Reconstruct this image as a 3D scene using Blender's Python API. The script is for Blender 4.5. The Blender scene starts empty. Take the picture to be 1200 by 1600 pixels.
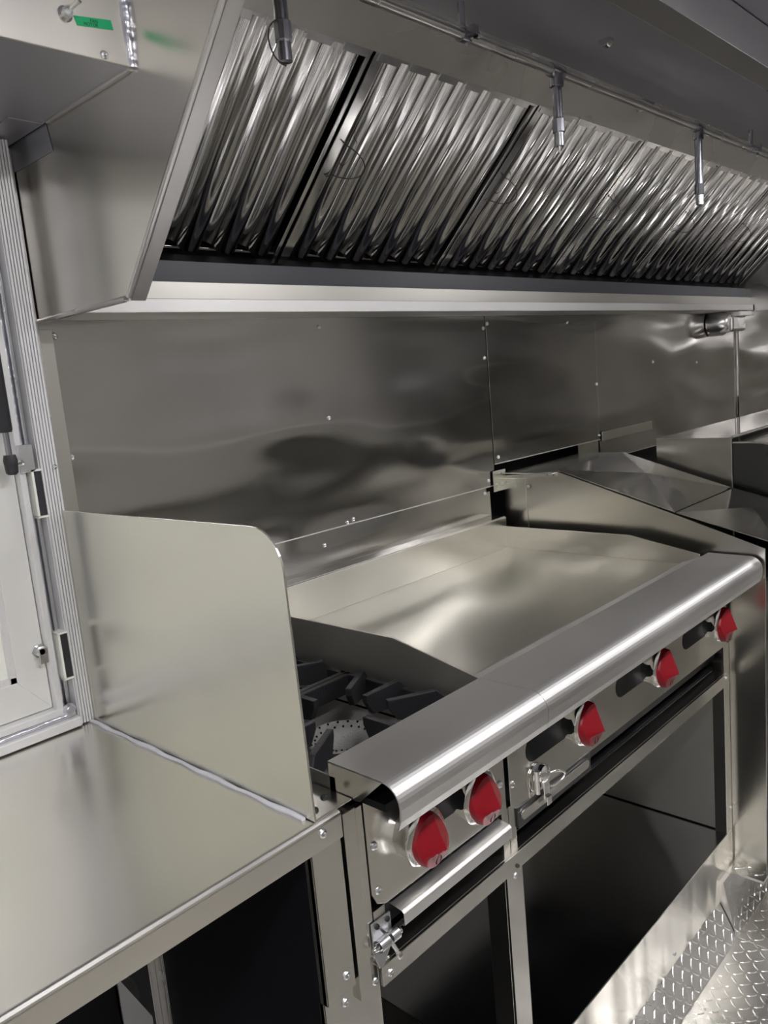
import bpy, bmesh, math, random
from mathutils import Vector, Matrix
random.seed(7)
S = bpy.context.scene
C = S.collection
H = 1.42            # eye height above the floor; all heights below are given from the eye
# ------------------------------------------------------------------ camera
cam = bpy.data.cameras.new('camera'); camo = bpy.data.objects.new('camera', cam); C.objects.link(camo)
RT = ((0.679071, -0.728692, -0.088717), (-0.179475, -0.047622, -0.982609), (0.711794, 0.683184, -0.163121))
m = Matrix.Identity(4)
for i in range(3):
    m[i][0] = RT[0][i]; m[i][1] = -RT[1][i]; m[i][2] = -RT[2][i]
m[2][3] = H
camo.matrix_world = m
cam.sensor_fit = 'VERTICAL'; cam.sensor_height = 36; cam.lens = 1261.5 / 1600 * 36; cam.clip_start = 0.02
S.camera = camo
# ------------------------------------------------------------------ world, exposure, lamps
w = bpy.data.worlds.new('world'); S.world = w; w.use_nodes = True
w.node_tree.nodes['Background'].inputs[0].default_value = (.75, .85, 1, 1)
w.node_tree.nodes['Background'].inputs[1].default_value = .25
S.view_settings.view_transform = 'Standard'; S.view_settings.look = 'None'
S.view_settings.exposure = 1.68; S.view_settings.gamma = 1.0; S.view_settings.use_curve_mapping = False
S.cycles.max_bounces = 10; S.cycles.glossy_bounces = 8; S.cycles.diffuse_bounces = 4
S.cycles.use_adaptive_sampling = False; S.cycles.sample_clamp_indirect = 3.0; S.cycles.use_denoising = True
S.cycles.blur_glossy = 0.4
LAMP = 16.0          # strength of the ceiling lamps
LAMP_AT = ((-0.9, -.12), (.5, -.12), (1.9, -.12), (3.3, -.12))

# ------------------------------------------------------------------ materials
def new_mat(name):
    mt = bpy.data.materials.new(name); mt.use_nodes = True
    return mt, mt.node_tree, mt.node_tree.nodes['Principled BSDF']
def N(nt, t, **k):
    n = nt.nodes.new(t)
    for a, v in k.items():
        if a in n.inputs: n.inputs[a].default_value = v
        else: setattr(n, a, v)
    return n
def steel(name, col=(.62, .61, .57), rough=.25, wave=.0, wscale=3.0, wstretch=(1, 1, 1), brush=None, bstr=.15, smudge=.03, cvar=.03):
    mt, nt, p = new_mat(name)
    p.inputs['Metallic'].default_value = 1
    tc = N(nt, 'ShaderNodeTexCoord')
    # colour: faint large blotches of wear
    n1 = N(nt, 'ShaderNodeTexNoise', Scale=4.0, Detail=2.0, Roughness=.5)
    nt.links.new(tc.outputs['Object'], n1.inputs['Vector'])
    cr = N(nt, 'ShaderNodeMapRange'); cr.inputs['From Min'].default_value = .3; cr.inputs['From Max'].default_value = .7
    cr.inputs['To Min'].default_value = 1 - cvar; cr.inputs['To Max'].default_value = 1 + cvar
    nt.links.new(n1.outputs[0], cr.inputs[0])
    mul = N(nt, 'ShaderNodeVectorMath', operation='SCALE'); mul.inputs[0].default_value = col
    nt.links.new(cr.outputs[0], mul.inputs['Scale']); nt.links.new(mul.outputs[0], p.inputs['Base Color'])
    # roughness
    n2 = N(nt, 'ShaderNodeTexNoise', Scale=4.0, Detail=2.0, Roughness=.5)
    nt.links.new(tc.outputs['Object'], n2.inputs['Vector'])
    rr = N(nt, 'ShaderNodeMapRange'); rr.inputs['From Min'].default_value = .3; rr.inputs['From Max'].default_value = .7
    rr.inputs['To Min'].default_value = rough - smudge; rr.inputs['To Max'].default_value = rough + smudge
    nt.links.new(n2.outputs[0], rr.inputs[0])
    last = None
    if brush:
        mp = N(nt, 'ShaderNodeMapping'); mp.inputs['Scale'].default_value = tuple(min(v, 45) for v in brush)
        nt.links.new(tc.outputs['Object'], mp.inputs[0])
        n3 = N(nt, 'ShaderNodeTexNoise', Scale=1.0, Detail=1.0, Roughness=.6)
        nt.links.new(mp.outputs[0], n3.inputs['Vector'])
        ad = N(nt, 'ShaderNodeMath', operation='MULTIPLY_ADD'); ad.inputs[1].default_value = .05
        nt.links.new(n3.outputs[0], ad.inputs[0]); nt.links.new(rr.outputs[0], ad.inputs[2])
        sb = N(nt, 'ShaderNodeMath', operation='SUBTRACT'); sb.inputs[1].default_value = .025
        nt.links.new(ad.outputs[0], sb.inputs[0]); nt.links.new(sb.outputs[0], p.inputs['Roughness'])
    else:
        nt.links.new(rr.outputs[0], p.inputs['Roughness'])
    if wave:
        mp = N(nt, 'ShaderNodeMapping'); mp.inputs['Scale'].default_value = wstretch
        nt.links.new(tc.outputs['Object'], mp.inputs[0])
        n4 = N(nt, 'ShaderNodeTexNoise', Scale=wscale, Detail=1.0, Roughness=.35)
        nt.links.new(mp.outputs[0], n4.inputs['Vector'])
        b = N(nt, 'ShaderNodeBump', Strength=1.0, Distance=wave)
        nt.links.new(n4.outputs[0], b.inputs['Height'])
        if last: nt.links.new(last.outputs[0], b.inputs['Normal'])
        last = b
    if last: nt.links.new(last.outputs[0], p.inputs['Normal'])
    return mt
def plain(name, col, rough=.5, metal=0, emit=0, noise=.0, nscale=60, spec=.5):
    mt, nt, p = new_mat(name)
    p.inputs['Roughness'].default_value = rough; p.inputs['Metallic'].default_value = metal
    p.inputs['Specular IOR Level'].default_value = spec
    tc = N(nt, 'ShaderNodeTexCoord'); n1 = N(nt, 'ShaderNodeTexNoise', Scale=7.0, Detail=5.0)
    nt.links.new(tc.outputs['Object'], n1.inputs['Vector'])
    cr = N(nt, 'ShaderNodeMapRange'); cr.inputs['To Min'].default_value = .9; cr.inputs['To Max'].default_value = 1.1
    nt.links.new(n1.outputs[0], cr.inputs[0])
    mul = N(nt, 'ShaderNodeVectorMath', operation='SCALE'); mul.inputs[0].default_value = col
    nt.links.new(cr.outputs[0], mul.inputs['Scale']); nt.links.new(mul.outputs[0], p.inputs['Base Color'])
    if emit:
        p.inputs['Emission Color'].default_value = (*col, 1); p.inputs['Emission Strength'].default_value = emit
    if noise:
        n = N(nt, 'ShaderNodeTexNoise', Scale=float(nscale), Detail=3.0); nt.links.new(tc.outputs['Object'], n.inputs['Vector'])
        b = N(nt, 'ShaderNodeBump', Strength=1.0, Distance=noise); nt.links.new(n.outputs[0], b.inputs['Height'])
        nt.links.new(b.outputs[0], p.inputs['Normal'])
    return mt
M = dict(
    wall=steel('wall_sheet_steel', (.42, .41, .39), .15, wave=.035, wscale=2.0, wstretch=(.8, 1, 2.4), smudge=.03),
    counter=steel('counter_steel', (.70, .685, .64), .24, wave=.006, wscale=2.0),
    guard=steel('guard_steel', (.68, .675, .61), .25, wave=.005, wscale=2.2, wstretch=(1, 2.6, .5)),
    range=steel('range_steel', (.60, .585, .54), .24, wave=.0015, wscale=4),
    rail=steel('front_rail_steel', (.64, .635, .62), .44, smudge=.04),
    plate=steel('griddle_plate_steel', (.64, .63, .56), .31, smudge=.03, cvar=.03),
    hood=steel('hood_steel', (.58, .57, .56), .28, wave=.003, wscale=3),
    hoodin=steel('hood_inner_steel', (.56, .56, .60), .4, wave=.003, wscale=3),
    polish=steel('polished_baffle_steel', (.80, .79, .78), .11, smudge=.02, cvar=.03),
    thin=steel('lid_sheet_steel', (.60, .60, .57), .12, wave=.004, wscale=4, smudge=.03),
    satin=steel('satin_steel', (.74, .72, .66), .45),
    mirror=steel('smooth_top_steel', (.60, .59, .56), .06, smudge=.02),
    chrome=steel('chrome', (.85, .84, .82), .06, smudge=.02, cvar=.02),
    zinc=steel('zinc_plated', (.66, .67, .69), .28, wave=.0008, wscale=40),
    alu=plain('mill_aluminium', (.80, .80, .80), .4, metal=.35, noise=.0004, nscale=30),
    alup=plain('aluminium_sheet', (.78, .78, .75), .42, metal=.2, noise=.0004, nscale=18),
    weld=steel('weld_bead', (.74, .74, .80), .3, wave=.003, wscale=90),
    pipe=steel('dark_pipe_steel', (.34, .34, .37), .22, smudge=.05),
    iron=plain('cast_iron', (.012, .012, .014), .5, noise=.0008, nscale=420, spec=.5),
    ironr=plain('rough_cast_iron', (.22, .22, .21), .45, metal=.25, noise=.002, nscale=500),
    black=plain('black_underbody_and_shade', (.005, .005, .007), .5, spec=.2),  # black underbody; also stands in for shade in gaps and recesses
    trough=steel('trough_steel', (.46, .45, .41), .34),
    track=plain('dark_track', (.035, .035, .045), .35, spec=.4),
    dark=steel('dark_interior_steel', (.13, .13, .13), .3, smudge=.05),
    red=plain('red_plastic', (.24, .002, .010), .3, spec=.4),
    flame=plain('black_mark', (.012, .002, .003), .7, spec=.1),
    rubber=plain('black_rubber', (.02, .02, .024), .5),
    caulk=plain('clear_sealant', (.62, .62, .66), .22, noise=.001, nscale=60),
    white=plain('white_pane', (.86, .87, .80), .25),
    paint=plain('grey_painted_wall', (.36, .355, .33), .35),
    ceil=steel('ceiling_aluminium', (.42, .43, .50), .38, smudge=.05),
    tread=steel('tread_plate', (.80, .79, .76), .26, wave=.002, wscale=14, smudge=.08, cvar=.1),
    green=plain('green_label', (.02, .52, .20), .3),
    ink=plain('label_ink', (.01, .06, .04), .5),
    lamp=plain('lamp_diffuser', (1.0, .975, 1.0), .5, emit=LAMP),
    plastic=plain('white_plastic', (.8, .8, .78), .35),
)

# ------------------------------------------------------------------ mesh building
class B:
    def __init__(s): s.b = bmesh.new()
    def V(s, p): return s.b.verts.new((p[0], p[1], p[2] + H))
    def face(s, pts):
        vs = [s.V(p) for p in pts]; return s.b.faces.new(vs)
    def box(s, x0, x1, y0, y1, z0, z1):
        v = [s.V((x, y, z)) for x in (x0, x1) for y in (y0, y1) for z in (z0, z1)]
        for q in ((0, 1, 3, 2), (4, 6, 7, 5), (0, 4, 5, 1), (2, 3, 7, 6), (0, 2, 6, 4), (1, 5, 7, 3)):
            s.b.faces.new([v[i] for i in q])
        return s
    def prism(s, pts, d):
        """polygon (3-D points) swept by vector d"""
        a = [s.V(p) for p in pts]; c = [s.V((p[0]+d[0], p[1]+d[1], p[2]+d[2])) for p in pts]
        s.b.faces.new(a); s.b.faces.new(c[::-1]); n = len(a)
        for i in range(n): s.b.faces.new([a[i], c[i], c[(i+1) % n], a[(i+1) % n]])
        return s
    def px(s, yz, x0, x1): return s.prism([(x0, y, z) for y, z in yz], (x1-x0, 0, 0))
    def py(s, xz, y0, y1): return s.prism([(x, y0, z) for x, z in xz], (0, y1-y0, 0))
    def pz(s, xy, z0, z1): return s.prism([(x, y, z0) for x, y in xy], (0, 0, z1-z0))
    def strip(s, prof, x0, x1, t=.0015):
        """open (y,z) profile extruded along x with a sheet thickness"""
        n = len(prof); off = []
        for i in range(n):
            a = Vector(prof[max(i-1, 0)]); c = Vector(prof[min(i+1, n-1)]); d = (c-a).normalized()
            off.append((prof[i][0]-d.y*t, prof[i][1]+d.x*t))
        for i in range(n-1):
            q = [prof[i], prof[i+1], off[i+1], off[i]]
            s.px(q, x0, x1)
        return s
    def tube(s, path, r, seg=10, closed=False):
        P = [Vector(p) for p in path]; n = len(P); rings = []
        for i in range(n):
            if closed: d = P[(i+1) % n]-P[i-1]
            else: d = P[min(i+1, n-1)]-P[max(i-1, 0)]
            d.normalize()
            u = d.cross(Vector((0, 0, 1)) if abs(d.z) < .9 else Vector((1, 0, 0))).normalized(); v = d.cross(u)
            rr = r[i] if isinstance(r, (list, tuple)) else r
            rings.append([s.V(P[i]+(u*math.cos(t)+v*math.sin(t))*rr) for t in [2*math.pi*k/seg for k in range(seg)]])
        for i in range(n if closed else n-1):
            a, c = rings[i], rings[(i+1) % n]
            for k in range(seg): s.b.faces.new([a[k], a[(k+1) % seg], c[(k+1) % seg], c[k]])
        if not closed: s.b.faces.new(rings[0][::-1]); s.b.faces.new(rings[-1])
        return s
    def lathe(s, c, axis, prof, seg=24, scallop=0, cap=True):
        """prof: (along axis, radius)"""
        ax = Vector(axis).normalized(); u = ax.cross(Vector((0, 0, 1)) if abs(ax.z) < .9 else Vector((1, 0, 0))).normalized(); v = ax.cross(u)
        c = Vector(c); rings = []
        for h, r in prof:
            rings.append([s.V(c+ax*h+(u*math.cos(t)+v*math.sin(t))*(r*(1+scallop*math.cos(8*t)))) for t in [2*math.pi*k/seg for k in range(seg)]])
        for a, d in zip(rings, rings[1:]):
            for k in range(seg): s.b.faces.new([a[k], a[(k+1) % seg], d[(k+1) % seg], d[k]])
        if cap: s.b.faces.new(rings[0][::-1]); s.b.faces.new(rings[-1])
        return s
def obj(name, b, mat, parent=None, bevel=0, smooth=False, solid=0):
    bm = b.b; bmesh.ops.recalc_face_normals(bm, faces=bm.faces[:])
    me = bpy.data.meshes.new(name); bm.to_mesh(me); bm.free()
    me.materials.append(M[mat] if isinstance(mat, str) else mat)
    o = bpy.data.objects.new(name, me); C.objects.link(o)
    if parent:
        o.parent = parent
        if parent.type == 'EMPTY': o.matrix_parent_inverse = Matrix.Translation(-Vector(parent.location))
    if smooth:
        for p in me.polygons: p.use_smooth = True
        md = o.modifiers.new('edges', 'EDGE_SPLIT'); md.split_angle = math.radians(smooth if smooth > 1 else 35)
    if bevel:
        md = o.modifiers.new('bevel', 'BEVEL'); md.width = bevel; md.segments = 2; md.limit_method = 'ANGLE'; md.angle_limit = math.radians(40)
    return o
def tag(o, label, cat, group=None, kind=None):
    o['label'] = label
    if cat: o['category'] = cat
    if group: o['group'] = group
    if kind: o['kind'] = kind
    return o
def thing(name, loc, label, cat, group=None, kind=None):
    o = bpy.data.objects.new(name, None); C.objects.link(o); o.empty_display_size = .05
    o.location = (loc[0], loc[1], loc[2]+H)
    return tag(o, label, cat, group, kind)
def struct(name, b, mat, **k):
    o = obj(name, b, mat, **k); o['kind'] = 'structure'; return o
def screw(p, axis, parent, r=.0055, name='screw', mat='zinc'):
    b = B(); b.lathe(p, axis, [(0, r), (.0012, r), (.0026, r*.82), (.0034, r*.5), (.0028, r*.22), (.0022, r*.08)], 12)
    return obj(name, b, mat, parent, smooth=30)
def copy_tree(o, parent=None):
    c = o.copy(); C.objects.link(c)
    if parent is not None:
        mi = o.matrix_parent_inverse.copy(); c.parent = parent; c.matrix_parent_inverse = mi
    for ch in [x for x in bpy.data.objects if x.parent == o]: copy_tree(ch, c)
    return c
NY = (0, -1, 0); NX = (-1, 0, 0); NZ = (0, 0, 1)

# ================================================================== THE ROOM
XL, XR, YF = -1.7, 5.0, -1.05
b = B(); b.box(XL, XR, 1.42, 1.46, -H, .7); struct('wall_back', b, 'black')  # black colour gives the shade in the gaps between panels
b = B(); b.box(XL, XR, YF-.04, YF, -H, .7); struct('wall_front', b, 'paint')
b = B(); b.box(XL-.04, XL, YF, 1.46, -H, .7); struct('wall_left', b, 'plastic')
b = B(); b.box(XR, XR+.04, YF, 1.46, -H, .7); struct('wall_right', b, 'wall')
b = B(); b.box(XL, XR, YF, 1.42, .615, .655); struct('ceiling', b, 'ceil')

# unseen service side, added for its reflections in the steel: ledge, base, panels, rail
b = B(); b.box(XL, XR, YF, -.72, -.66, -.62); struct('wall_reflection_ledge', b, 'counter')
b = B(); b.box(XL, XR, YF, -.78, -H, -.66); struct('wall_reflection_base', b, 'satin')
for i, x in enumerate((-1.2, .1, 1.4, 2.7)):
    b = B(); b.box(x, x+1.0, YF, YF+.02, -.12, .42); struct('window_%d' % (i+2), b, 'paint')  # added panels in the wall's colour, there for reflections only
b = B(); b.box(XL, XR, YF, YF+.05, -.20, -.15); struct('trim_reflection', b, 'plastic')

# floor of tread plate: base sheet with raised lugs
def lug(bm, c, u, v, n, L=.0125, W=.0036, h=.0016):
    """one lozenge lug at c, long direction u, across v, up n"""
    c, u, v, n = map(Vector, (c, u, v, n))
    k = ((-1, 0), (-.5, .8), (.5, .8), (1, 0), (.5, -.8), (-.5, -.8))
    base = [bm.V(c+u*a*L+v*q*W) for a, q in k]; top = [bm.V(c+u*a*L*.8+v*q*W*.45+n*h) for a, q in k]
    for i in range(6): bm.b.faces.new([base[i], base[(i+1) % 6], top[(i+1) % 6], top[i]])
    bm.b.faces.new(top)
def lugs(bm, o, eu, ev, n, nu, nv, pitch=.0235, skip=None):
    o, eu, ev, n = map(Vector, (o, eu, ev, n))
    for i in range(nu):
        for j in range(nv):
            c = o+eu*(i+.5)*pitch+ev*(j+.5)*pitch
            if skip and skip(c): continue
            a = math.radians(45 if (i+j) % 2 else -45)
            u = eu*math.cos(a)+ev*math.sin(a); v = -eu*math.sin(a)+ev*math.cos(a)
            lug(bm, c+n*.0002, u, v, n)
b = B(); b.box(XL, 1.803, YF, 1.42, -H-.03, -H); b.box(1.807, XR, YF, 1.42, -H-.03, -H)
b.box(1.803, 1.807, YF, 1.42, -H-.03, -H-.002)
lugs(b, (.85, -.35, -H), (1, 0, 0), (0, 1, 0), (0, 0, 1), 78, 43)
struct('floor', b, 'tread')
# tread-plate riser along the foot of the cooking line
RB, RTp = Vector((0, .668, -H)), Vector((0, .712, -1.335))
d = (RTp-RB).normalized(); nrm = Vector((0, -d.z, d.y)) if -d.z < 0 else Vector((0, d.z, -d.y))
nrm = Vector((0, -d.z, d.y))
b = B(); b.px([(.668, -H), (.712, -1.335), (.73, -1.335), (.73, -H)], .3, 1.80)
lugs(b, (.9, .668, -H), (1, 0, 0), d, nrm, 38, 4)
e = (Vector((0, .705, -1.28))-Vector((0, .672, -H))).normalized(); ne = Vector((0, -e.z, e.y))
b.px([(.672, -H), (.700, -1.284), (.73, -1.28), (.73, -H)], 1.803, 4.2)
lugs(b, (1.803, .672, -H), (1, 0, 0), e, ne, 60, 6)
b.box(1.86, 4.2, .625, .73, -1.29, -1.284)
lugs(b, (1.87, .63, -1.284), (1, 0, 0), (0, 1, 0), (0, 0, 1), 60, 3)
struct('trim_1', b, 'tread')

# ------------------------------------------------------------------ steel wall panels
def wall_panel(x0, x1, z0, z1, y, label, screws, edge=None):
    t = thing('wall_panel', (x0, y, z0), label, 'wall panel', 'steel wall panels')
    b = B(); b.box(x0+.001, x1-.001, y, y+.003, z0, z1)
    b.box(x0+.001, x1-.001, y+.003, y+.02, z0, z0+.003)
    obj('sheet', b, 'wall', t, bevel=.0008)
    h = B(); h.box(x0+.001, x1-.001, y-.0015, y+.001, z0-.0015, z0+.0012); obj('highlight_hem', h, 'rail', t, bevel=.0005)  # brighter strip added for the highlight along the bottom edge
    if edge: obj('edge_strip', edge, 'range', t, bevel=.0006)
    for sx, sz in screws: screw((sx, y, sz), NY, t)
    return t
e = B(); e.box(.605, .636, 1.3365, 1.3395, -.52, .128)
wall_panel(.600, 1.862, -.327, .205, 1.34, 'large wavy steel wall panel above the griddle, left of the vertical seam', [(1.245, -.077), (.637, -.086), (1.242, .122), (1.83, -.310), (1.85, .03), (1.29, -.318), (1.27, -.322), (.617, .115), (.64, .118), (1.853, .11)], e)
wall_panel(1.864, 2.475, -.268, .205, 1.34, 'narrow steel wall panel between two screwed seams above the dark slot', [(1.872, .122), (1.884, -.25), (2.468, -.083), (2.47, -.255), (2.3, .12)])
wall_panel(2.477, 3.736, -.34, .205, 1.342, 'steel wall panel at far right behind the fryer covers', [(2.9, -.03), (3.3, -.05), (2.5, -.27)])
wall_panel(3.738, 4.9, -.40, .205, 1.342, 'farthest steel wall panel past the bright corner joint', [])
b = B(); b.tube([(3.737, 1.338, .14), (3.737, 1.338, -.6)], .0075, 8); tag(obj('joint_strip', b, 'chrome', smooth=40), 'bright vertical joint strip in the far steel wall', 'trim strip')
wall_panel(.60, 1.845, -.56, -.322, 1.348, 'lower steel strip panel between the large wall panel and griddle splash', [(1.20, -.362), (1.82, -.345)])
b = B(); b.box(1.845, 1.905, 1.333, 1.336, -.345, -.286); t = obj('corner_clip', b, 'guard', bevel=.0006)
tag(t, 'small square steel clip at the lower end of the wall seam', 'bracket')
for q in ((1.86, -.325), (1.885, -.326)): screw((q[0], 1.333, q[1]), NY, t, .005)
b = B(); b.box(2.34, 2.474, 1.346, 1.35, -.33, -.24); obj('backing_sheet', b, 'range', t)
b = B(); b.box(2.48, 2.86, 1.333, 1.336, -.275, -.243); tag(obj('cover_strip', b, 'guard', bevel=.0008), 'short bright steel strip low on the wall behind the far cooker', 'trim strip')
# gas fitting on the far wall
t = thing('gas_detector', (3.5, 1.30, .08), 'small grey boxy fitting with white cap under the right end of the hood', 'fitting')
b = B(); b.lathe((3.44, 1.338, .098), NY, [(0, .05), (.05, .05), (.075, .036), (.08, .03)], 20); obj('body', b, 'hood', t, smooth=35)
b = B(); b.box(3.45, 3.60, 1.25, 1.335, .062, .125); obj('housing', b, 'hood', t, bevel=.01)
b = B(); b.box(3.49, 3.65, 1.235, 1.29, .122, .142); obj('cap', b, 'plastic', t, bevel=.003)

# ------------------------------------------------------------------ window hatch (left)
win = thing('window_1', (-.2, 1.28, -.52), 'aluminium serving hatch window at the left with pale pane', 'window', kind='structure')
b = B()
for k in range(6):                                  # fluted upright
    x = .549+k*.0048; b.box(x, x+.0036, 1.262, 1.272, -.519, .40)
b.box(.548, .5785, 1.268, 1.30, -.519, .40)
b.box(.5785, .583, 1.276, 1.30, -.519, .125)
obj('fluted_jamb', b, 'alu', win, bevel=.0007)
b = B(); b.box(.5785, .598, 1.303, 1.338, -.519, .40); obj('gap_filler', b, 'hood', win)  # filler added so the hood side doesn't mirror the black gap
screw((.571, 1.262, -.092), NY, win, .004)
b = B(); b.box(.526, .548, 1.288, 1.30, -.50, .40); b.box(.537, .541, 1.278, 1.29, -.50, .40)
obj('jamb_channel', b, 'zinc', win, bevel=.0015)
b = B(); b.box(.517, .527, 1.268, 1.30, -.485, .40); b.box(-.9, .527, 1.268, 1.30, -.495, -.483)
obj('inner_frame', b, 'alu', win, bevel=.0015)
b = B(); b.box(-.9, .548, 1.255, 1.30, -.519, -.503); b.box(-.9, .545, 1.275, 1.30, -.503, -.495)
obj('sill_channel', b, 'alu', win, bevel=.002)
b = B(); b.tube([(-.9, 1.268, -.500), (-.3, 1.268, -.499), (.2, 1.268, -.501), (.53, 1.268, -.499), (.543, 1.268, -.497)], .0045, 8)
b.tube([(.531, 1.283, -.49), (.531, 1.283, .40)], .004, 8); b.lathe((.535, 1.268, -.49), NY, [(0, .012), (.006, .008)], 8)
obj('weld_bead', b, 'weld', win, smooth=50)
b = B(); b.py([(.516, -.482), (.516, .40), (.468, .352), (.468, -.424)], 1.285, 1.30)
obj('hatch_stile', b, 'alup', win, bevel=.001)
b = B(); b.py([(.516, -.482), (.468, -.424), (-.9, -.424), (-.9, -.482)], 1.285, 1.30)
obj('hatch_bottom_rail', b, 'alup', win, bevel=.001)
b = B(); b.box(-.9, .468, 1.285, 1.30, .352, .40); obj('hatch_top_rail', b, 'alup', win)
b = B(); b.box(.459, .468, 1.287, 1.302, -.424, -.135); b.box(-.9, .468, 1.287, 1.302, -.424, -.415); obj('pane_gasket', b, 'alu', win)
b = B(); b.box(-.9, .459, 1.295, 1.302, -.415, -.16); obj('pane', b, 'white', win)
b = B(); b.box(-.9, .468, 1.288, 1.302, -.16, .352); obj('upper_panel', b, 'alup', win)
for z0, z1 in ((-.167, -.094), (-.436, -.36)):
    k = B(); k.box(.533, .5365, 1.262, 1.29, z0, z1); k.box(.533, .549, 1.262, 1.29, z0-.002, z0+.001); k.box(.533, .549, 1.262, 1.29, z1-.001, z1+.002)
    k = obj('latch_slot', k, 'white', win)
    b = B(); b.box(.5365, .5485, 1.2635, 1.287, z0+.002, z1-.002); obj('slot_opening', b, 'rubber', k)
# body panel left of the hatch and above
b = B(); b.box(XL, -.9, 1.30, 1.34, -.519, .615); struct('wall_hatch_side', b, 'alup')
b = B(); b.box(XL, .55, 1.30, 1.34, -H, -.56); struct('wall_under_hatch', b, 'black')  # painted black for the shade under the worktop
# gas strut
t = thing('gas_strut', (.505, 1.25, -.09), 'black gas strut hanging beside the aluminium hatch frame', 'gas strut')
b = B(); b.lathe((.497, 1.245, -.03), NZ, [(0, .009), (.004, .0105), (.40, .0105)], 16); obj('cylinder', b, 'rubber', t, smooth=40)
b = B(); b.lathe((.497, 1.245, -.068), NZ, [(0, .0045), (.04, .0045)], 12); obj('rod', b, 'pipe', t, smooth=40)
b = B(); b.lathe((.4975, 1.245, -.094), NZ, [(0, .006), (.003, .009), (.022, .0105), (.03, .0085)], 14); obj('socket', b, 'rubber', t, smooth=50)
b = B(); b.tube([(.50, 1.245, -.082), (.519, 1.258, -.079)], .003, 8); b.lathe((.517, 1.258, -.079), (1, 0, 0), [(0, .005), (.004, .005)], 8); obj('ball_stud', b, 'chrome', t, smooth=40)
b = B(); b.box(.518, .541, 1.262, 1.268, -.095, -.052); obj('bracket', b, 'zinc', t, bevel=.001)
# cam latch on hatch
t = thing('cam_latch', (.511, 1.285, -.395), 'small chrome cam latch on the lower hatch frame', 'latch')
b = B(); b.lathe((.508, 1.285, -.382), NY, [(0, .0125), (.005, .0125), (.005, .011)], 6); obj('nut', b, 'chrome', t, bevel=.0006)
b = B(); b.lathe((.508, 1.280, -.382), NY, [(0, .0085), (.008, .0085), (.01, .005)], 16); obj('barrel', b, 'zinc', t, smooth=35)
b = B(); b.box(.503, .516, 1.270, 1.273, -.402, -.376); obj('cam', b, 'hood', t, bevel=.001)

# ------------------------------------------------------------------ counter (left)
t = thing('worktop', (-.2, 1.0, -.556), 'long bare stainless worktop in the left foreground under the hatch', 'counter')
b = B(); b.box(-1.2, .609, .712, 1.285, -.524, -.5212)
obj('top_sheet', b, 'counter', t)
b = B(); pr = [(.7122, -.5212)]
for k in range(7):
    a = math.pi/2*k/6; pr.append((.7122-.007*math.sin(a), -.5282+.007*math.cos(a)))
pr += [(.7052, -.557), (.72, -.557)]
b.strip([(p[0], p[1]) for p in pr][::-1], -1.2, .609, -.0012)
obj('front_lip', b, 'counter', t, smooth=50)
screw((.577, .705, -.537), NY, t, .0055)
b = B(); pts = []
for k in range(26):
    y = .725+k*.0222; pts.append((.566+.0012*math.sin(k*1.7), y, -.5195))
b.tube(pts, [.0030+.0007*math.sin(k*.9)+.0006*random.random() for k in range(26)], 8)
obj('sealant_bead', b, 'caulk', t, smooth=60)
b = B(); b.box(.555, .563, 1.10, 1.28, -H, -.56)
b = B(); b.box(.545, .557, 1.150, 1.162, -H, -.56); b.box(.557, .572, 1.125, 1.162, -H, -.56)
obj('rear_leg', b, 'hood', t, bevel=.001)
b = B(); b.prism([(.549, 1.163, -.56), (.549, 1.296, -.56), (.549, 1.296, -1.00), (.549, 1.163, -1.02)], (.003, 0, 0)); g = obj('gusset', b, 'hood', t)
screw((.549, 1.19, -.93), NX, g, .006, mat='rubber')
# splash guard
t = thing('splash_guard', (.572, 1.0, -.52), 'upright steel splash guard with rounded front corner beside the burners', 'splash guard')
pr = [(1.281, -.52), (1.281, -.163), (.775, -.159)]
for k in range(1, 9):
    a = math.pi/2*k/8; pr.append((.768-.052*math.sin(a), -.211+.052*math.cos(a)))
pr += [(.709, -.52)]
b = B(); b.prism([(.570, y, z) for y, z in pr], (.003, 0, 0)); obj('sheet', b, 'guard', t, bevel=.0006)
b = B(); b.box(.573, .634, .7105, 1.28, -.5212, -.519); fl = obj('foot_flange', b, 'counter', t, bevel=.0005)
for x, y in ((.588, .728), (.615, .742)): screw((x, y, -.519), NZ, fl, .0045, mat='iron')

# ------------------------------------------------------------------ exhaust hood
hood = thing('exhaust_hood', (.6, 1.28, .137), 'long stainless exhaust hood over the cooking line', 'exhaust hood')
HX0, HX1 = .600, 3.625
side = [(1.338, .137), (1.026, .137), (.632, .537), (.575, .595), (.575, .612), (1.338, .612)]
b = B(); b.prism([(HX0, y, z) for y, z in side], (.002, 0, 0)); obj('end_panel', b, 'counter', hood, bevel=.0006)
b = B(); b.prism([(HX1, y, z) for y, z in side], (.002, 0, 0)); obj('end_panel', b, 'hood', hood, bevel=.0006)
# folded edge of the end panel: small roll plus flat flange
sl = Vector((0, -.394, .400)).normalized(); nn = Vector((0, -sl.z, sl.y)); nn = Vector((0, -.400, -.394)).normalized()
def slp(x, k, w=0):
    p = Vector((x, 1.026, .137))+sl*k+nn*w; return tuple(p)
b = B(); Lh = .585
b.prism([slp(HX0+.004, 0, .003), slp(HX0+.028, 0, .003), slp(HX0+.028, Lh, .003), slp(HX0+.004, Lh, .003)], tuple(nn*-.0015))
obj('edge_flange', b, 'hood', hood, bevel=.0006)
b = B(); b.tube([slp(HX0+.001, .006, .002), slp(HX0+.001, Lh, .002)], .0045, 8); obj('rolled_edge', b, 'hood', hood, smooth=60)
b = B(); b.tube([(HX0, 1.026, .138), (HX0+.001, 1.335, .138)], .0045, 8); obj('rolled_edge', b, 'hood', hood, smooth=60)
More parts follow.
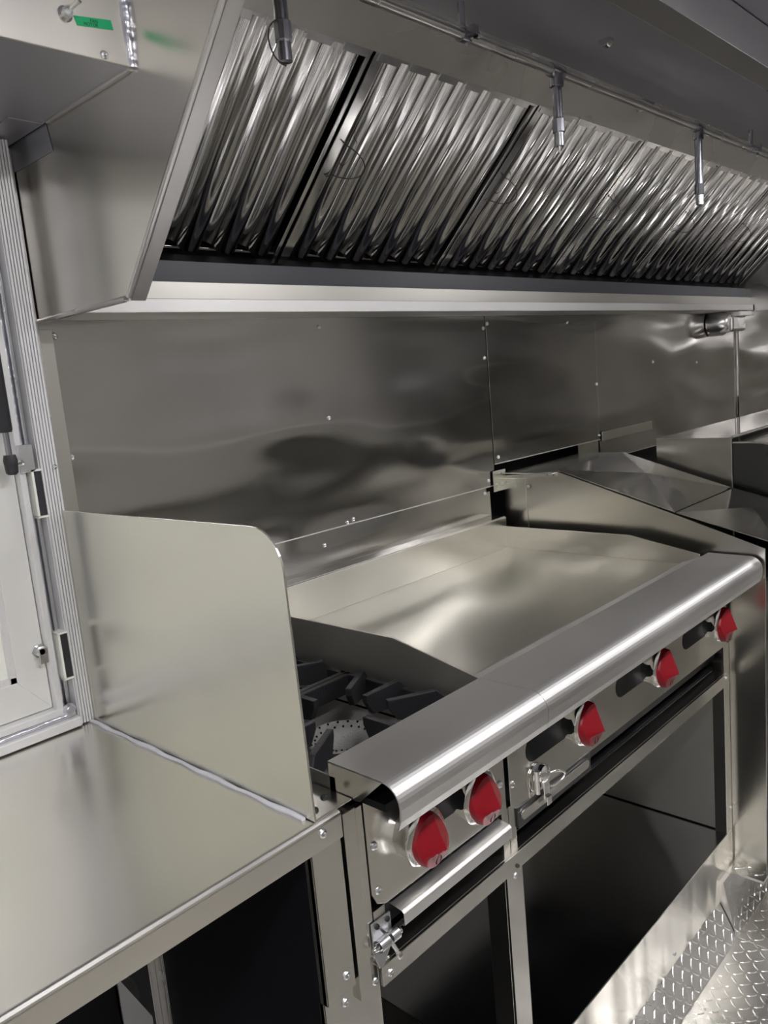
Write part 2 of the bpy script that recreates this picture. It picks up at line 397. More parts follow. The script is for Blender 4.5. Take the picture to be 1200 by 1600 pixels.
# lower drip rail, trough and ledge
b = B(); b.box(HX0+.002, HX1-.01, 1.226, 1.229, .1425, .166); b.box(HX0+.002, HX1-.01, 1.229, 1.336, .1425, .145)
obj('drip_rail', b, 'rail', hood, bevel=.001)
b = B(); b.box(HX0+.002, HX1, 1.236, 1.238, .164, .196); b.box(HX0+.002, HX1, 1.229, 1.238, .163, .165); obj('grease_trough', b, 'trough', hood, bevel=.0008)
b = B(); b.box(HX0+.002, HX1, 1.262, 1.264, .19, .236); b.box(HX0+.002, HX1, 1.238, 1.262, .19, .192); obj('filter_track', b, 'track', hood, bevel=.0005)
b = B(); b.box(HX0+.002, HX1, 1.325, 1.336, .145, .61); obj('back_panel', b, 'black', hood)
# fascia over filters, hood ceiling, front
b = B(); b.px([(.966, .536), (.909, .600), (.911, .602), (.968, .538)], HX0+.002, HX1); obj('fascia', b, 'hood', hood)
b = B(); b.box(HX0+.002, HX1, .60, .911, .600, .603); obj('hood_ceiling', b, 'hoodin', hood)
b = B()
b.px([(.632, .537), (.634, .537), (.612, .60), (.610, .60)], HX0+.002, HX1)
b.px([(.632, .537), (.632, .539), (.581, .539), (.581, .537)], HX0+.002, HX1)
b.px([(.581, .537), (.583, .537), (.583, .613), (.581, .613)], HX0+.002, HX1)
obj('front_canopy', b, 'hood', hood, bevel=.0008)
b = B(); b.tube([(1.545, .79, .599), (1.56, .79, .597)], .012, 12); obj('plug', b, 'hood', hood, smooth=40)

# ------------------------------------------------------------------ baffle filters
D = Vector((0, -.317, .299)).normalized(); NN = Vector((0, -.299, -.317)).normalized()
FO = Vector((0, 1.28, .243)); FL = .436; FW = .503
def FP(x0, u, v, wv):
    p = FO+D*v+NN*wv; return (x0+u, p.y, p.z)
def make_filter(x0, width, ribs, start, label):
    t = thing('baffle_filter', (x0, 1.28, .243), label, 'grease filter', 'grease filters in the hood')
    # frame
    b = B()
    def bar(u0, u1, v0, v1, w0, w1):
        v = [b.V(FP(x0, u, vv, ww)) for u in (u0, u1) for vv in (v0, v1) for ww in (w0, w1)]
        for q in ((0, 1, 3, 2), (4, 6, 7, 5), (0, 4, 5, 1), (2, 3, 7, 6), (0, 2, 6, 4), (1, 5, 7, 3)): b.b.faces.new([v[i] for i in q])
    bar(.003, .026, 0, FL, -.002, 0); bar(width-.012, width-.003, 0, FL, -.002, 0)
    bar(.003, .005, 0, FL, -.042, 0); bar(width-.005, width-.003, 0, FL, -.042, 0)
    bar(.003, width-.003, 0, .005, -.042, -.03); bar(.003, width-.003, FL-.004, FL, -.042, .0)
    pitch = .0805
    for k in range(int((width-.02)/pitch)+1):
        u = .012+k*pitch
        if u+.05 < width: bar(u, u+.055, FL-.020, FL-.001, .0005, .0018)
    bar(.003, width-.003, FL-.012, FL-.001, -.0015, .0006)
    obj('frame', b, 'polish', t, bevel=.0005)
    for i in range(ribs):
        b = B(); c = start+i*pitch
        n = 16; W = .0205; Dp = .030
        rows = []
        for (v, sc) in ((.016, 1.0), (FL-.018, 1.0)):
            ring = []
            for k in range(n+1):
                a = math.pi*k/n
                u = c-W*math.copysign(abs(math.cos(a))**.9, math.cos(a))*sc; ww = -Dp+Dp*math.sin(a)**.9
                ring.append(b.V(FP(x0, u, v, ww)))
            rows.append(ring)
        for k in range(n): b.b.faces.new([rows[0][k], rows[0][k+1], rows[1][k+1], rows[1][k]])
        # rounded closing nose at the foot
        cen = b.V(FP(x0, c, .006, -Dp)); nose = []
        for k in range(n+1):
            a = math.pi*k/n
            nose.append(b.V(FP(x0, c-W*.8*math.cos(a), .007, -Dp+Dp*.72*math.sin(a))))
        for k in range(n): b.b.faces.new([rows[0][k], nose[k], nose[k+1], rows[0][k+1]])
        obj('baffle', b, 'polish', t, smooth=60)
    b = B()
    for i in range(-1, ribs):
        c = start+(i+.5)*pitch; W = .023
        if c < .02 or c > width-.02: continue
        rows = []
        for v in (.012, FL-.015):
            rows.append([b.V(FP(x0, c-W*math.cos(math.pi*k/10), v, -.016-.026*math.sin(math.pi*k/10))) for k in range(11)])
        for k in range(10): b.b.faces.new([rows[0][k], rows[0][k+1], rows[1][k+1], rows[1][k]])
    obj('rear_baffles', b, 'polish', t, smooth=60)
    # two bail handles near the left edge
    b = B()
    for du in (.012,):
        pts = []
        for k in range(13):
            a = math.pi*k/12
            pts.append(FP(x0, .028+.045*math.sin(a), .235+.03*math.cos(a), .004+.028*math.sin(a)))
        b.tube(pts, .0011, 6)
        b.tube([FP(x0, .018, .27, .003), FP(x0, .03, .266, .004)], .0013, 6)
        b.tube([FP(x0, .018, .20, .003), FP(x0, .03, .204, .004)], .0013, 6)
    obj('handle', b, 'iron', t, smooth=60)
    return t
ST = .064
pos = ['behind the first hanging nozzle, leftmost of the filters', 'second from the left, right of the first hanging nozzle', 'third from the left, just behind the middle nozzle',
       'fourth from the left, past the middle nozzle', 'fifth from the left, beside the third hanging nozzle', 'last on the right, next to the hood end']
f0 = make_filter(.603, FW-.02, 6, ST-.02, 'polished baffle grease filter '+pos[0])
f1 = make_filter(1.088, FW, 6, ST, 'polished baffle grease filter '+pos[1])
for i in range(1, 5):
    c = copy_tree(f1); c.location.x = 1.088+FW*i; c['label'] = 'polished baffle grease filter '+pos[i+1]

# ------------------------------------------------------------------ fire suppression pipe and nozzles
t = thing('suppression_pipe', (.62, .858, .535), 'thin bright steel pipe running along under the hood ceiling', 'pipe')
PY, PZ = .858, .549
b = B(); b.tube([(.61, PY, PZ), (3.6, PY, PZ)], .0095, 14); obj('pipe', b, 'hood', t, smooth=60)
NOZ = ((.784, .424, 1), (1.478, .412, 0), (2.155, .362, 0))
for x, z, q in NOZ:
    b = B(); b.tube([(x-.022, PY, PZ), (x-.017, PY, PZ), (x+.017, PY, PZ), (x+.022, PY, PZ)], [.012, .0135, .0135, .012], 12)
    b.lathe((x, PY, PZ), (0, 0, -1), [(0, .012), (.018, .0135), (.028, .0135)], 12); obj('tee_fitting', b, 'pipe', t, smooth=40)
for x in (1.185, 2.53):
    b = B(); b.tube([(x-.008, PY, PZ), (x+.008, PY, PZ)], .0125, 14); b.box(x-.006, x+.006, PY-.028, PY-.010, PZ-.008, PZ+.006)
    b.lathe((x+.008, PY-.02, PZ-.006), (1, 0, 0), [(0, .006), (.006, .006)], 8); b.tube([(x-.01, PY-.022, PZ-.02), (x-.028, PY-.026, PZ-.03)], .003, 6)
    b.tube([(x, PY, PZ+.01), (x, PY, .598)], .006, 8); obj('hanger_clamp', b, 'pipe', t, smooth=40)
for i, (x, z, q) in enumerate(NOZ):
    n = thing('suppression_nozzle', (x, PY, z), ('dark drop nozzle at the top left with a wire loop at its cap', 'dark pointed drop nozzle in the middle, hanging from the pipe', 'slim drop nozzle farthest right, before the last filters')[i], 'nozzle', 'nozzles hanging under the hood')
    L = PZ-.028-z
    b = B(); b.lathe((x, PY, z+.045), NZ, [(0, .0095), (L-.045, .0095)], 14); obj('drop_pipe', b, 'pipe', n, smooth=60)
    b = B(); b.lathe((x, PY, z+.024), NZ, [(0, .0095), (.002, .0118), (.026, .0118), (.028, .0098)], 10); obj('coupling', b, 'pipe', n, bevel=.0005)
    b = B(); b.lathe((x, PY, z), NZ, [(0, .005), (.001, .0095), (.026, .0095)], 12); obj('cap', b, 'zinc' if i else 'pipe', n, smooth=40)
    if i == 1:
        b = B(); b.lathe((x, PY, z-.012), NZ, [(0, .001), (.012, .0035)], 8); obj('tip', b, 'chrome', n, smooth=40)
    if i == 0:
        b = B(); pts = [(x-.004-.026*math.sin(math.pi*k/14), PY-.004, z+.026+.028*math.cos(math.pi*k/14)-.004) for k in range(15)]
        b.tube(pts, .0010, 6); obj('cap_leash', b, 'iron', n, smooth=60)
b = B(); b.tube([(1.01, .76, .60), (1.01, .76, .535)], .008, 12); b.lathe((1.01, .76, .533), NZ, [(0, .007), (.012, .0105), (.024, .0105)], 10)
b.tube([(1.01, .76, .598), (1.01, .76, .6)], .02, 16)
tag(obj('drop_fitting', b, 'pipe', smooth=40), 'short dark fitting hanging from the hood ceiling at the top edge', 'pipe fitting')

# ------------------------------------------------------------------ soffit box with switch (upper left)
sb = thing('soffit_box', (-.4, .935, .405), 'boxed steel soffit above the hatch, left of the hood', 'soffit box')
b = B(); b.box(-1.6, .597, .935, .938, .405, .614); obj('front_panel', b, 'satin', sb, bevel=.001)
b = B(); b.box(-1.6, .597, .938, 1.34, .405, .408); obj('bottom_panel', b, 'hoodin', sb)
b = B(); b.box(.545, .596, 1.18, 1.34, .4035, .405); b.prism([(.5985, 1.18, .405), (.5985, 1.34, .405), (.5985, 1.34, .365), (.5985, 1.17, .365)], (.001, 0, 0)); obj('corner_patch', b, 'hoodin', sb, bevel=.0005)
b = B(); b.tube([(.598, .936, .405), (.597, .934, .46), (.599, .935, .52), (.598, .934, .61)], [.005, .0068, .006, .007], 8); obj('weld_bead', b, 'weld', sb, smooth=60)
b = B(); b.tube([(.597, .938, .405), (.597, 1.05, .4045), (.597, 1.17, .405)], .0042, 8); obj('weld_bead', b, 'hood', sb, smooth=60)
screw((.561, .935, .4115), NY, sb, .0052)
t = thing('toggle_switch', (.517, .935, .446), 'small chrome toggle switch on the soffit beside the green label', 'switch')
b = B(); b.lathe((.517, .935, .446), NY, [(0, .009), (.002, .009), (.002, .0068), (.006, .0068)], 16); obj('bushing', b, 'chrome', t, smooth=35)
b = B(); b.lathe((.517, .931, .446), NY, [(0, .0065), (.008, .006), (.008, .0045), (.006, .003)], 16); obj('collar', b, 'zinc', t, smooth=35)
b = B(); b.tube([(.517, .93, .446), (.5215, .912, .4515), (.523, .908, .453)], [.0018, .0028, .0033], 10); obj('lever', b, 'chrome', t, smooth=60)
lab = thing('name_label', (.553, .9345, .443), 'small green tape label reading FAN MOTOR on the soffit', 'label')
b = B(); b.prism([(.5278, .9348, .4475), (.5762, .9348, .4537), (.5782, .9348, .4428), (.531, .9348, .4375)], (0, -.0004, 0)); obj('tape', b, 'green', lab)
def text(s, size, at, rot, parent, mat, name='lettering'):
    cu = bpy.data.curves.new(name, 'FONT'); cu.body = s; cu.size = size; cu.extrude = .0001; cu.align_x = 'CENTER'; cu.align_y = 'CENTER'
    tmp = bpy.data.objects.new(name, cu); C.objects.link(tmp); bpy.context.view_layer.update()
    me = bpy.data.meshes.new_from_object(tmp.evaluated_get(bpy.context.evaluated_depsgraph_get())); bpy.data.objects.remove(tmp)
    me.materials.clear(); me.materials.append(M[mat])
    o = bpy.data.objects.new(name, me); C.objects.link(o)
    o.parent = parent; o.rotation_euler = rot
    o.location = Vector((at[0], at[1], at[2]+H))-Vector(parent.location)
    return o
text('FAN', .0052, (.5535, .9342, .4468), (math.radians(90), math.radians(-6), 0), lab, 'ink')
text('MOTOR', .0052, (.549, .9342, .4422), (math.radians(90), math.radians(-6), 0), lab, 'ink')

# ================================================================== COOKING LINE
RF = .711        # front plane of the bodies
def rail_profile():
    pr = [(.751, -.480), (.656, -.480)]
    for k in range(1, 11):
        a = math.radians(9.3*k); pr.append((.656-.029*math.sin(a), -.509+.029*math.cos(a)))
    pr += [(.6285, -.526), (.633, -.538)]
    return pr
def make_knob(c, parent, rot=0):
    """chrome bezel with red tear-shaped grip"""
    k = B(); k.lathe((c[0], RF, c[2]), NY, [(0, .034), (.012, .035), (.022, .0375), (.026, .040), (.031, .040), (.034, .037), (.035, .030)], 48, scallop=.018)
    bez = obj('control_knob', k, 'chrome', parent, smooth=40)
    y0 = RF-.033; ca, sa = math.cos(rot), math.sin(rot)
    def Q(x, z, y): return (c[0]+x*ca-z*sa, y, c[2]+x*sa+z*ca)
    out = []
    for i in range(36):
        a = 2*math.pi*i/36; r = .0325; x = math.sin(a)*r; z = math.cos(a)*r
        if z > 0: x *= (1-.45*(z/r)**1.6); z *= 1.27
        else: x *= (1-.12*(abs(z)/r)**3); z *= 1.22
        out.append((x, z))
    def hgt(x, z):
        return max(.006, min(.014+.020*max(0, min(1, (.042-z)/.05))-abs(x)*.72, .011+(z+.040)*.28+max(0, z+.013)*2.2))
    sc = (1, .95, .88, .8, .7, .6, .5, .4, .3, .2, .1, .03); n = 36
    g = B(); rings = [[g.V(Q(x*.97, z*.97, y0+.004)) for x, z in out], [g.V(Q(x, z, y0-.003)) for x, z in out]]
    for q in sc[1:]: rings.append([g.V(Q(x*q, z*q, y0-hgt(x*q, z*q))) for x, z in out])
    g.b.faces.new(rings[0][::-1]); g.b.faces.new(rings[-1])
    for A, Z in zip(rings, rings[1:]):
        for i in range(n): g.b.faces.new([A[i], A[(i+1) % n], Z[(i+1) % n], Z[i]])
    obj('grip', g, 'red', bez, smooth=24)
    f = B()
    for s in (1, -1):
        A, Z = [], []
        for i in range(9):
            tt = i/8; zz = -.0345+.016*tt; sn = math.sin(math.pi*tt)
            for L, xx in ((A, .0012*s+s*.0070*sn*(1-.35*tt)), (Z, .0012*s+s*.0022*sn)):
                L.append(f.V(Q(xx, zz, y0-hgt(xx, zz)-.0022)))
        for i in range(8): f.b.faces.new([A[i], A[i+1], Z[i+1], Z[i]])
    obj('flame_mark', f, 'flame', bez)
    return bez
def bead_slot(b, x0, x1, z0, z1, y):
    r = (z1-z0)/2; pts = []
    for k in range(9):
        a = math.pi/2+math.pi*k/8; pts.append((x0+r+r*math.cos(a), (z0+z1)/2+r*math.sin(a)))
    for k in range(9):
        a = -math.pi/2+math.pi*k/8; pts.append((x1-r+r*math.cos(a), (z0+z1)/2+r*math.sin(a)))
    b.py(pts, y-.0006, y+.004); return b

# --- two-burner hotplate
hp = thing('burner_hotplate', (.80, 1.0, -.76), 'two-burner steel hotplate with two red knobs next to the splash guard', 'hotplate')
X0, X1 = .6355, .9655
b = B(); b.strip(rail_profile()[::-1], X0, X1, -.002)
obj('front_rail', b, 'rail', hp, smooth=25)
b = B(); b.prism([(X0, .751, -.481), (X0, .653, -.481), (X0, .698, -.521), (X0, .751, -.523)], (.0015, 0, 0)); obj('rail_end_plate', b, 'counter', hp)
b = B(); b.box(X0+.012, X1-.002, .665, RF+.002, -.53, -.520) ; obj('rail_shade', b, 'black', hp)  # black block in place of the shade inside the open rail
b = B(); b.py([(.652, -.525), (.958, -.525), (.958, -.690), (.676, -.690), (.66, -.682), (.652, -.665)], RF-.001, RF+.002); obj('control_panel', b, 'range', hp, bevel=.0008)
cp = [o for o in bpy.data.objects if o.name == 'control_panel'][0]
for x, z in ((.664, -.600), (.664, -.664), (.945, -.585), (.945, -.64)): screw((x, RF-.001, z), NY, cp, .006)
b = B(); bead_slot(b, .715, .905, -.632, -.586, RF-.001); obj('panel_slot', b, 'black', cp)
k1 = make_knob((.733, 0, -.612), hp, math.radians(2)); k2 = make_knob((.857, 0, -.612), hp, math.radians(2))
for o in (k1, k2): o['label'] = 'red knob of the hotplate'
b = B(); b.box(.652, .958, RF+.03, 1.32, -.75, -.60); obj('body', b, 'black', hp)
b = B(); b.box(.652, .674, RF, RF+.04, -.762, -.690); obj('face_frame', b, 'range', hp, bevel=.0006)
b = B(); b.box(.947, .964, RF+.001, RF+.03, -.765, -.69); obj('face_frame', b, 'range', hp, bevel=.0006)
b = B(); b.strip([(.735, -.698), (.696, -.703), (.692, -.707), (.692, -.724), (.697, -.726)][::-1], .690, .944, -.0012); obj('drip_tray_pull', b, 'rail', hp, bevel=.0005)
b = B(); b.box(.6355, .638, .74, 1.33, -.75, -.50); obj('side_panel', b, 'dark', hp)
b = B(); b.box(.9635, .9655, .74, 1.33, -.75, -.60); obj('side_panel', b, 'dark', hp)
b = B(); b.box(.638, .9635, .75, 1.33, -.600, -.592); obj('basin', b, 'ironr', hp)
b = B(); b.box(.638, .9635, .748, .752, -.60, -.482); obj('basin_wall', b, 'dark', hp)
b = B(); b.box(.638, .9635, 1.32, 1.325, -.6, -.45); obj('basin_wall', b, 'dark', hp)
# burners and grates
def burner(cx, cy):
    b = B(); b.lathe((cx, cy, -.592), NZ, [(0, .030), (.024, .036), (.034, .055), (.040, .060), (.042, .057), (.034, .038), (.026, .027), (.004, .022)], 40, cap=False)
    o = obj('burner_head', b, 'ironr', hp, smooth=50)
    h = B()
    for i in range(20):
        a = 2*math.pi*i/20
        for r, z in ((.0535, -.5525), (.044, -.5565)):
            aa = a+(.15 if r < .05 else 0)
            h.lathe((cx+r*math.cos(aa), cy+r*math.sin(aa), z), NZ, [(-.001, .0018), (.0030, .0018)], 6)
    obj('flame_ports', h, 'flame', o)
def grate(cx, cy, hx, hy):
    b = B()
    def arm(p, q, w=.0055, z0=-.545, zt0=-.512, zt1=-.504):
        p, q = Vector((*p, 0)), Vector((*q, 0)); d = (q-p).normalized(); n = Vector((-d.y, d.x, 0))*w
        L = (q-p).length
        pr = [(0, z0+.012), (.0, zt0-.006), (.014, zt1), (L, zt1), (L, zt1-.012), (L*.86, z0+.006), (L*.4, z0)]
        b.prism([tuple(p+d*u-n+Vector((0, 0, z))) for u, z in pr], tuple(n*2))
    ix = .056
    for sx in (-1, 1):
        arm((cx+sx*hx, cy), (cx+sx*ix, cy)); arm((cx+sx*hx, cy-hy*.68), (cx+sx*.062, cy-.044)); arm((cx+sx*hx, cy+hy*.68), (cx+sx*.062, cy+.044))
    for sy in (-1, 1):
        arm((cx, cy+sy*hy), (cx, cy+sy*ix))
    b.box(cx-hx, cx+hx, cy-hy, cy-hy+.010, -.555, -.520); b.box(cx-hx, cx+hx, cy+hy-.010, cy+hy, -.555, -.520)
    b.box(cx-hx, cx-hx+.010, cy-hy, cy+hy, -.555, -.520); b.box(cx+hx-.010, cx+hx, cy-hy, cy+hy, -.555, -.520)
    return b
g1 = obj('grate', grate(.802, .905, .148, .134), 'iron', None, bevel=.001)
tag(g1, 'black cast iron burner grate nearest the front rail', 'burner grate', 'burner grates')
g2 = obj('grate', grate(.802, 1.177, .148, .134), 'iron', None, bevel=.001)
tag(g2, 'black cast iron burner grate at the back, half hidden by the splash guard', 'burner grate', 'burner grates')
for g in (g1, g2): g.name = 'burner_grate'
burner(.802, .905); burner(.802, 1.177)

# --- griddle
gr = thing('griddle', (1.42, 1.0, -.76), 'wide flat-top steel griddle with three red knobs', 'griddle')
G0, G1 = .9665, 1.888
b = B(); b.strip(rail_profile()[::-1], G0, G1, -.002); obj('front_rail', b, 'rail', gr, smooth=25)
b = B(); b.box(G0+.002, G1-.002, .665, RF+.002, -.53, -.520); obj('rail_shade', b, 'black', gr)  # black fill for the shade under the griddle's rail
b = B(); b.px([(.751, -.481), (.792, -.497), (.792, -.501), (.751, -.486)], G0+.004, 1.86); b.px([(.792, -.497), (.795, -.4965), (.795, -.51), (.792, -.51)], G0+.004, 1.846); obj('trough_slope', b, 'rail', gr)
b = B(); b.box(.975, 1.846, .792, 1.302, -.515, -.502); obj('griddle_plate', b, 'plate', gr, bevel=.001)
b = B(); b.prism([(.9665, y, z) for y, z in ((1.325, -.59), (1.325, -.444), (.936, -.444), (.752, -.482), (.752, -.59))], (.003, 0, 0)); obj('side_splash', b, 'satin', gr, bevel=.0006)
b = B(); b.prism([(1.846, y, z) for y, z in ((1.325, -.51), (1.325, -.441), (.93, -.441), (.755, -.475), (.755, -.51))], (.003, 0, 0)); obj('side_splash', b, 'range', gr, bevel=.0006)
b = B(); b.box(.9665, 1.849, 1.302, 1.305, -.515, -.415); b.box(.9665, 1.849, 1.305, 1.347, -.415, -.413); obj('back_splash', b, 'counter', gr, bevel=.0012)
b = B(); b.py([(.9705, -.525), (1.884, -.525), (1.884, -.702), (.985, -.702), (.9705, -.690)], RF-.001, RF+.002); gp = obj('control_panel', b, 'range', gr, bevel=.0008)
for x, z in ((.978, -.655), (1.86, -.56)): screw((x, RF-.001, z), NY, gp, .006)
for x0, x1 in ((1.02, 1.20), (1.328, 1.49), (1.632, 1.79)):
    b = B(); bead_slot(b, x0, x1, -.642, -.598, RF-.001); obj('panel_slot', b, 'black', gp)
for i, x in enumerate((1.163, 1.465, 1.775)):
    k = make_knob((x, 0, -.616), gr, math.radians(-2)); k['label'] = 'red knob of the griddle'
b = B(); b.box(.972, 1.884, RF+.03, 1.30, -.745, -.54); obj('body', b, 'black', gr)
b = B(); bead_slot(b, .99, 1.215, -.722, -.708, RF-.004); b.box(.985, 1.22, RF-.003, RF+.004, -.735, -.70); obj('tray_front', b, 'dark', gr, bevel=.0006)
b = B(); bead_slot(b, .992, 1.21, -.7245, -.7085, RF-.0055); obj('slide_slot', b, 'counter', gr)
b = B(); b.box(.966, .984, RF+.001, RF+.03, -.765, -.69); obj('face_frame', b, 'range', gr, bevel=.0006)

# draw latch on the griddle panel
t = thing('draw_latch', (1.05, RF, -.69), 'chrome rotary draw latch on the griddle panel below the slot', 'latch')
b = B(); b.lathe((1.045, RF-.001, -.672), NY, [(0, .024), (.003, .024), (.003, .020)], 20); b.box(1.021, 1.069, RF-.003, RF, -.70, -.672); obj('base_plate', b, 'chrome', t, bevel=.0008)
b = B(); b.lathe((1.055, RF-.003, -.668), NY, [(0, .016), (.010, .015), (.014, .010), (.015, .004)], 20); b.tube([(1.035, RF-.010, -.655), (1.035, RF-.010, -.695)], .0045, 8); obj('hub', b, 'chrome', t, smooth=40)
b = B(); pts = [(1.055+.03*math.sin(a), RF-.022-.010*math.sin(a), -.675+.012*math.cos(a)) for a in [math.pi*k/10 for k in range(11)]]
b.tube(pts, .0022, 8); obj('thumb_lever', b, 'chrome', t, smooth=60)
b = B(); b.box(1.048, 1.066, RF-.014, RF-.011, -.712, -.665); b.box(1.050, 1.064, RF-.018, RF-.011, -.722, -.706); obj('hook', b, 'chrome', t, bevel=.0012)

# barrel bolt on the leg of the stand
t = thing('barrel_bolt', (.655, RF, -.735), 'zinc barrel bolt at the left end of the hotplate tray', 'bolt latch')
b = B(); b.box(.643, .679, RF-.004, RF-.001, -.745, -.702); b.prism([(.643, RF-.004, -.745), (.643, RF-.012, -.762), (.652, RF-.012, -.762), (.679, RF-.004, -.745)], (0, .003, 0)); bp = obj('back_plate', b, 'zinc', t, bevel=.0008)
b = B(); b.lathe((.636, RF-.011, -.732), (1, 0, 0), [(0, .003), (.006, .0045), (.052, .0045)], 10); obj('bolt', b, 'chrome', t, smooth=40)
b = B(); b.lathe((.645, RF-.0105, -.732), (1, 0, 0), [(0, .0085), (.018, .0085)], 12, cap=False); b.lathe((.668, RF-.0105, -.732), (1, 0, 0), [(0, .0085), (.014, .0085)], 12, cap=False); obj('sleeve', b, 'zinc', t, smooth=40)
b = B(); b.tube([(.666, RF-.014, -.735), (.667, RF-.024, -.747)], .003, 8); b.lathe((.667, RF-.024, -.745), (0, -.4, -1), [(0, .004), (.006, .0052), (.01, .003)], 8); obj('bolt_handle', b, 'chrome', t, smooth=40)
for x in (.652, .672): screw((x, RF-.004, -.709), NY, bp, .004, mat='iron')

# --- equipment stand below
st = thing('equipment_stand', (1.25, 1.0, -1.34), 'tall open steel stand under the hotplate and griddle', 'stand')
b = B(); b.box(.557, .607, .708, .716, -.765, -.558); b.box(.557, .560, .708, .722, -.765, -.558); p = obj('corner_cover', b, 'range', st, bevel=.001)
screw((.592, .708, -.742), NY, p)
b = B(); b.box(.557, .656, .716, .725, -H, -.765); b.box(.557, .56, .716, .724, -H, -.765); p = obj('leg', b, 'range', st, bevel=.001)
screw((.592, .716, -.785), NY, p)
b = B(); b.box(.6135, .636, RF-.003, RF+.02, -.795, -.531); b.box(.636, .650, RF, RF+.01, -.79, -.535); p = obj('side_strip', b, 'range', st, bevel=.0008)
screw((.640, RF-.003, -.782), NY, p)
b = B(); b.box(.648, 1.86, .700, .705, -.793, -.764); b.box(.648, 1.86, .705, .735, -.767, -.764); p = obj('front_rail', b, 'range', st, bevel=.0008)
screw((.662, .700, -.780), NY, p); screw((1.845, .700, -.772), NY, p, .004)
b = B(); b.box(.942, .985, .706, .711, -H+.08, -.78); b.box(.942, .945, .711, .75, -H+.08, -.793); p = obj('middle_post', b, 'range', st, bevel=.0008)
screw((.963, .706, -.805), NY, p, .005); screw((.963, .700, -.786), NY, p, .0035, mat='iron')
b = B(); b.box(1.866, 1.898, .711, .716, -1.30, -.70); b.box(1.863, 1.866, .711, .74, -1.19, -.79); p = obj('right_post', b, 'range', st, bevel=.0008)
screw((1.888, .711, -1.13), NY, p, .004)
b = B(); b.box(.945, 1.892, .709, .712, -1.345, -1.188); p = obj('kick_panel', b, steel('kick_panel_steel', (.64, .62, .56), .2, wave=.010, wscale=3.5, wstretch=(3.5, 1, .6), smudge=.04), st, bevel=.001)
screw((1.54, .709, -1.315), NY, p, .005)
b = B(); b.box(.95, 1.870, .712, 1.31, -1.192, -1.188); obj('shelf', b, steel('shelf_steel', (.5, .5, .5), .16, smudge=.04, wave=.001), st)
b = B(); b.box(1.866, 1.869, .74, 1.31, -1.184, -.77); obj('inner_side', b, 'satin', st)
b = B(); b.box(.56, 1.87, 1.31, 1.315, -H, -.56); obj('back_sheet', b, 'alu', st)
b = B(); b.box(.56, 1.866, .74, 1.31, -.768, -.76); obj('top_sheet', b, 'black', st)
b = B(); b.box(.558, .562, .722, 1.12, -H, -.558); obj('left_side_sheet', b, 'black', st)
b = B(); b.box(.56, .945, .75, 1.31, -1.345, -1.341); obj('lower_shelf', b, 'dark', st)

# --- fryer with folded covers
fr = thing('fryer', (2.08, 1.0, -1.28), 'steel fryer with tall sloping side shield right of the griddle', 'fryer')
shield = [(1.333, -.305), (1.16, -.292), (.835, -.394), (.625, -.463), (.625, -.530), (.63, -1.284), (.712, -1.284), (1.333, -1.284)]
b = B(); b.prism([(1.900, y, z) for y, z in shield], (.003, 0, 0)); obj('side_shield', b, 'range', fr, bevel=.0008)
b = B(); b.box(1.8965, 1.8995, 1.262, 1.335, -.57, -.312); p = obj('upright_strip', b, 'guard', fr, bevel=.0008)
screw((1.8965, 1.253, -.335), NX, p, .0055)
b = B(); b.prism([(1.897, 1.27, -.297), (1.897, 1.162, -.292), (1.897, 1.162, -.303), (1.897, 1.27, -.311)], (.003, 0, 0)); p = obj('hinge_strip', b, 'counter', fr)
for y in (1.19, 1.172): screw((1.897, y, -.299), NX, p, .003, mat='iron')
b = B(); b.box(1.885, 2.345, 1.168, 1.330, -.298, -.295); obj('flue_top', b, 'guard', fr, bevel=.0006)
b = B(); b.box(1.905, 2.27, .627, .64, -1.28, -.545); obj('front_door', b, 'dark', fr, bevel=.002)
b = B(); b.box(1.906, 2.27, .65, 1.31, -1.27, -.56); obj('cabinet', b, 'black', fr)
b = B(); b.box(1.95, 2.20, .610, .618, -.70, -.69); b.box(1.96, 1.97, .61, .63, -.70, -.69); b.box(2.18, 2.19, .61, .63, -.70, -.69); obj('door_handle', b, 'rubber', fr)
def zl(y): return -.292+(y-1.16)*.3115
def cover(name_pts, y0, y1, x0, x1, label, lift):
    """cross-broken sheet cover lying on the slope"""
    ym, xm = (y0+y1)/2, (x0+x1)/2
    b = B(); P = lambda x, y, dz=0: (x, y, zl(y)+.004+lift(x, y)+dz)
    ring = [(x0, y0), (x1, y0), (x1, y1), (x0, y1)]; apex = P(xm, ym, .016)
    for k in range(4):
        a, c = ring[k], ring[(k+1) % 4]; b.face([P(*a), P(*c), apex])
    bot = [P(x, y, -.002) for x, y in ring]
    b.face(bot[::-1])
    for k in range(4): b.face([P(*ring[k]), P(*ring[(k+1) % 4]), bot[(k+1) % 4], bot[k]])
    bmesh.ops.remove_doubles(b.b, verts=b.b.verts[:], dist=1e-5)
    o = obj('fryer_cover', b, 'thin'); return tag(o, label, 'fryer cover', 'folded steel covers on the fryer')
cover(None, .838, 1.165, 1.905, 2.285, 'upper cross-creased steel cover on the fryer, against the flue strip', lambda x, y: 0)
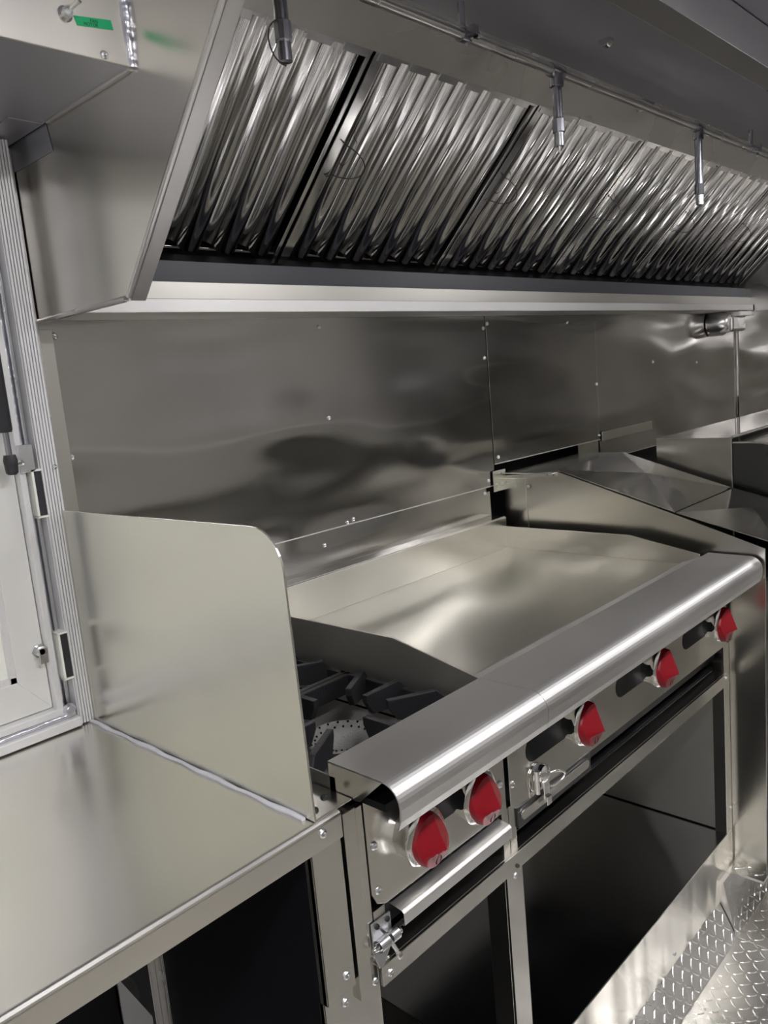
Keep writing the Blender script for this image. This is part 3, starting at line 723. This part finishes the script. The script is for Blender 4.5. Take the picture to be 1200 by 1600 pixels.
cover(None, .60, .834, 1.905, 2.285, 'lower cross-creased steel cover on the fryer, lifted at its front', lambda x, y: .012*max(0, (.834-y)/.23))

# --- far appliance with roll-top side
fa = thing('refrigerated_cooker', (2.7, 1.0, -1.28), 'far steel appliance with curved roll top beyond the fryer', 'cooking appliance')
fa.name = 'roll_top_appliance'
b = B(); b.box(2.32, 2.323, .85, 1.072, -.60, -.252); obj('rear_housing', b, 'range', fa, bevel=.001)
b = B(); b.box(2.323, 3.3, .852, 1.072, -.256, -.252); obj('housing_top', b, 'mirror', fa)
pr = [(.846, -.60), (.846, -.266), (.80, -.266)]
for k in range(1, 9):
    a = math.pi/2*k/8; pr.append((.80-.20*math.sin(a), -.40+.134*math.cos(a)))
pr += [(.60, -.6)]
b = B(); b.prism([(2.318, y, z) for y, z in pr], (.003, 0, 0)); obj('curved_side', b, 'dark', fa, bevel=.0008)
b = B(); b.strip([(y, z) for y, z in pr[1:-1]][::-1], 2.318, 3.3, -.002); obj('roll_top', b, 'thin', fa, smooth=40)
b = B(); b.tube([(2.317, y, z) for y, z in pr[1:-1]], .003, 8); obj('edge_trim', b, 'counter', fa, smooth=60)
b = B(); b.tube([(2.32, .848, -.250), (3.3, .848, -.250)], .004, 8); obj('top_bead', b, 'counter', fa, smooth=60)
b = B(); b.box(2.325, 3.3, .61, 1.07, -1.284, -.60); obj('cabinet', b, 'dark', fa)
b = B(); b.box(2.34, 3.3, 1.10, 1.33, -.60, -.50); obj('rear_gap_shade', b, 'black', fa)  # black block put in for the shade in the gap to the wall

# ------------------------------------------------------------------ room lamps (above the aisle, out of frame)
for i, (x, y) in enumerate(LAMP_AT):
    t = thing('ceiling_light', (x, y, .60), 'long white strip lamp on the ceiling above the aisle', 'ceiling light', 'aisle ceiling lights')
    b = B(); b.box(x-.33, x+.33, y-.075, y+.075, .600, .6145); obj('housing', b, 'plastic', t)
    b = B(); b.box(x-.32, x+.32, y-.065, y+.065, .592, .600); obj('diffuser', b, 'lamp', t)
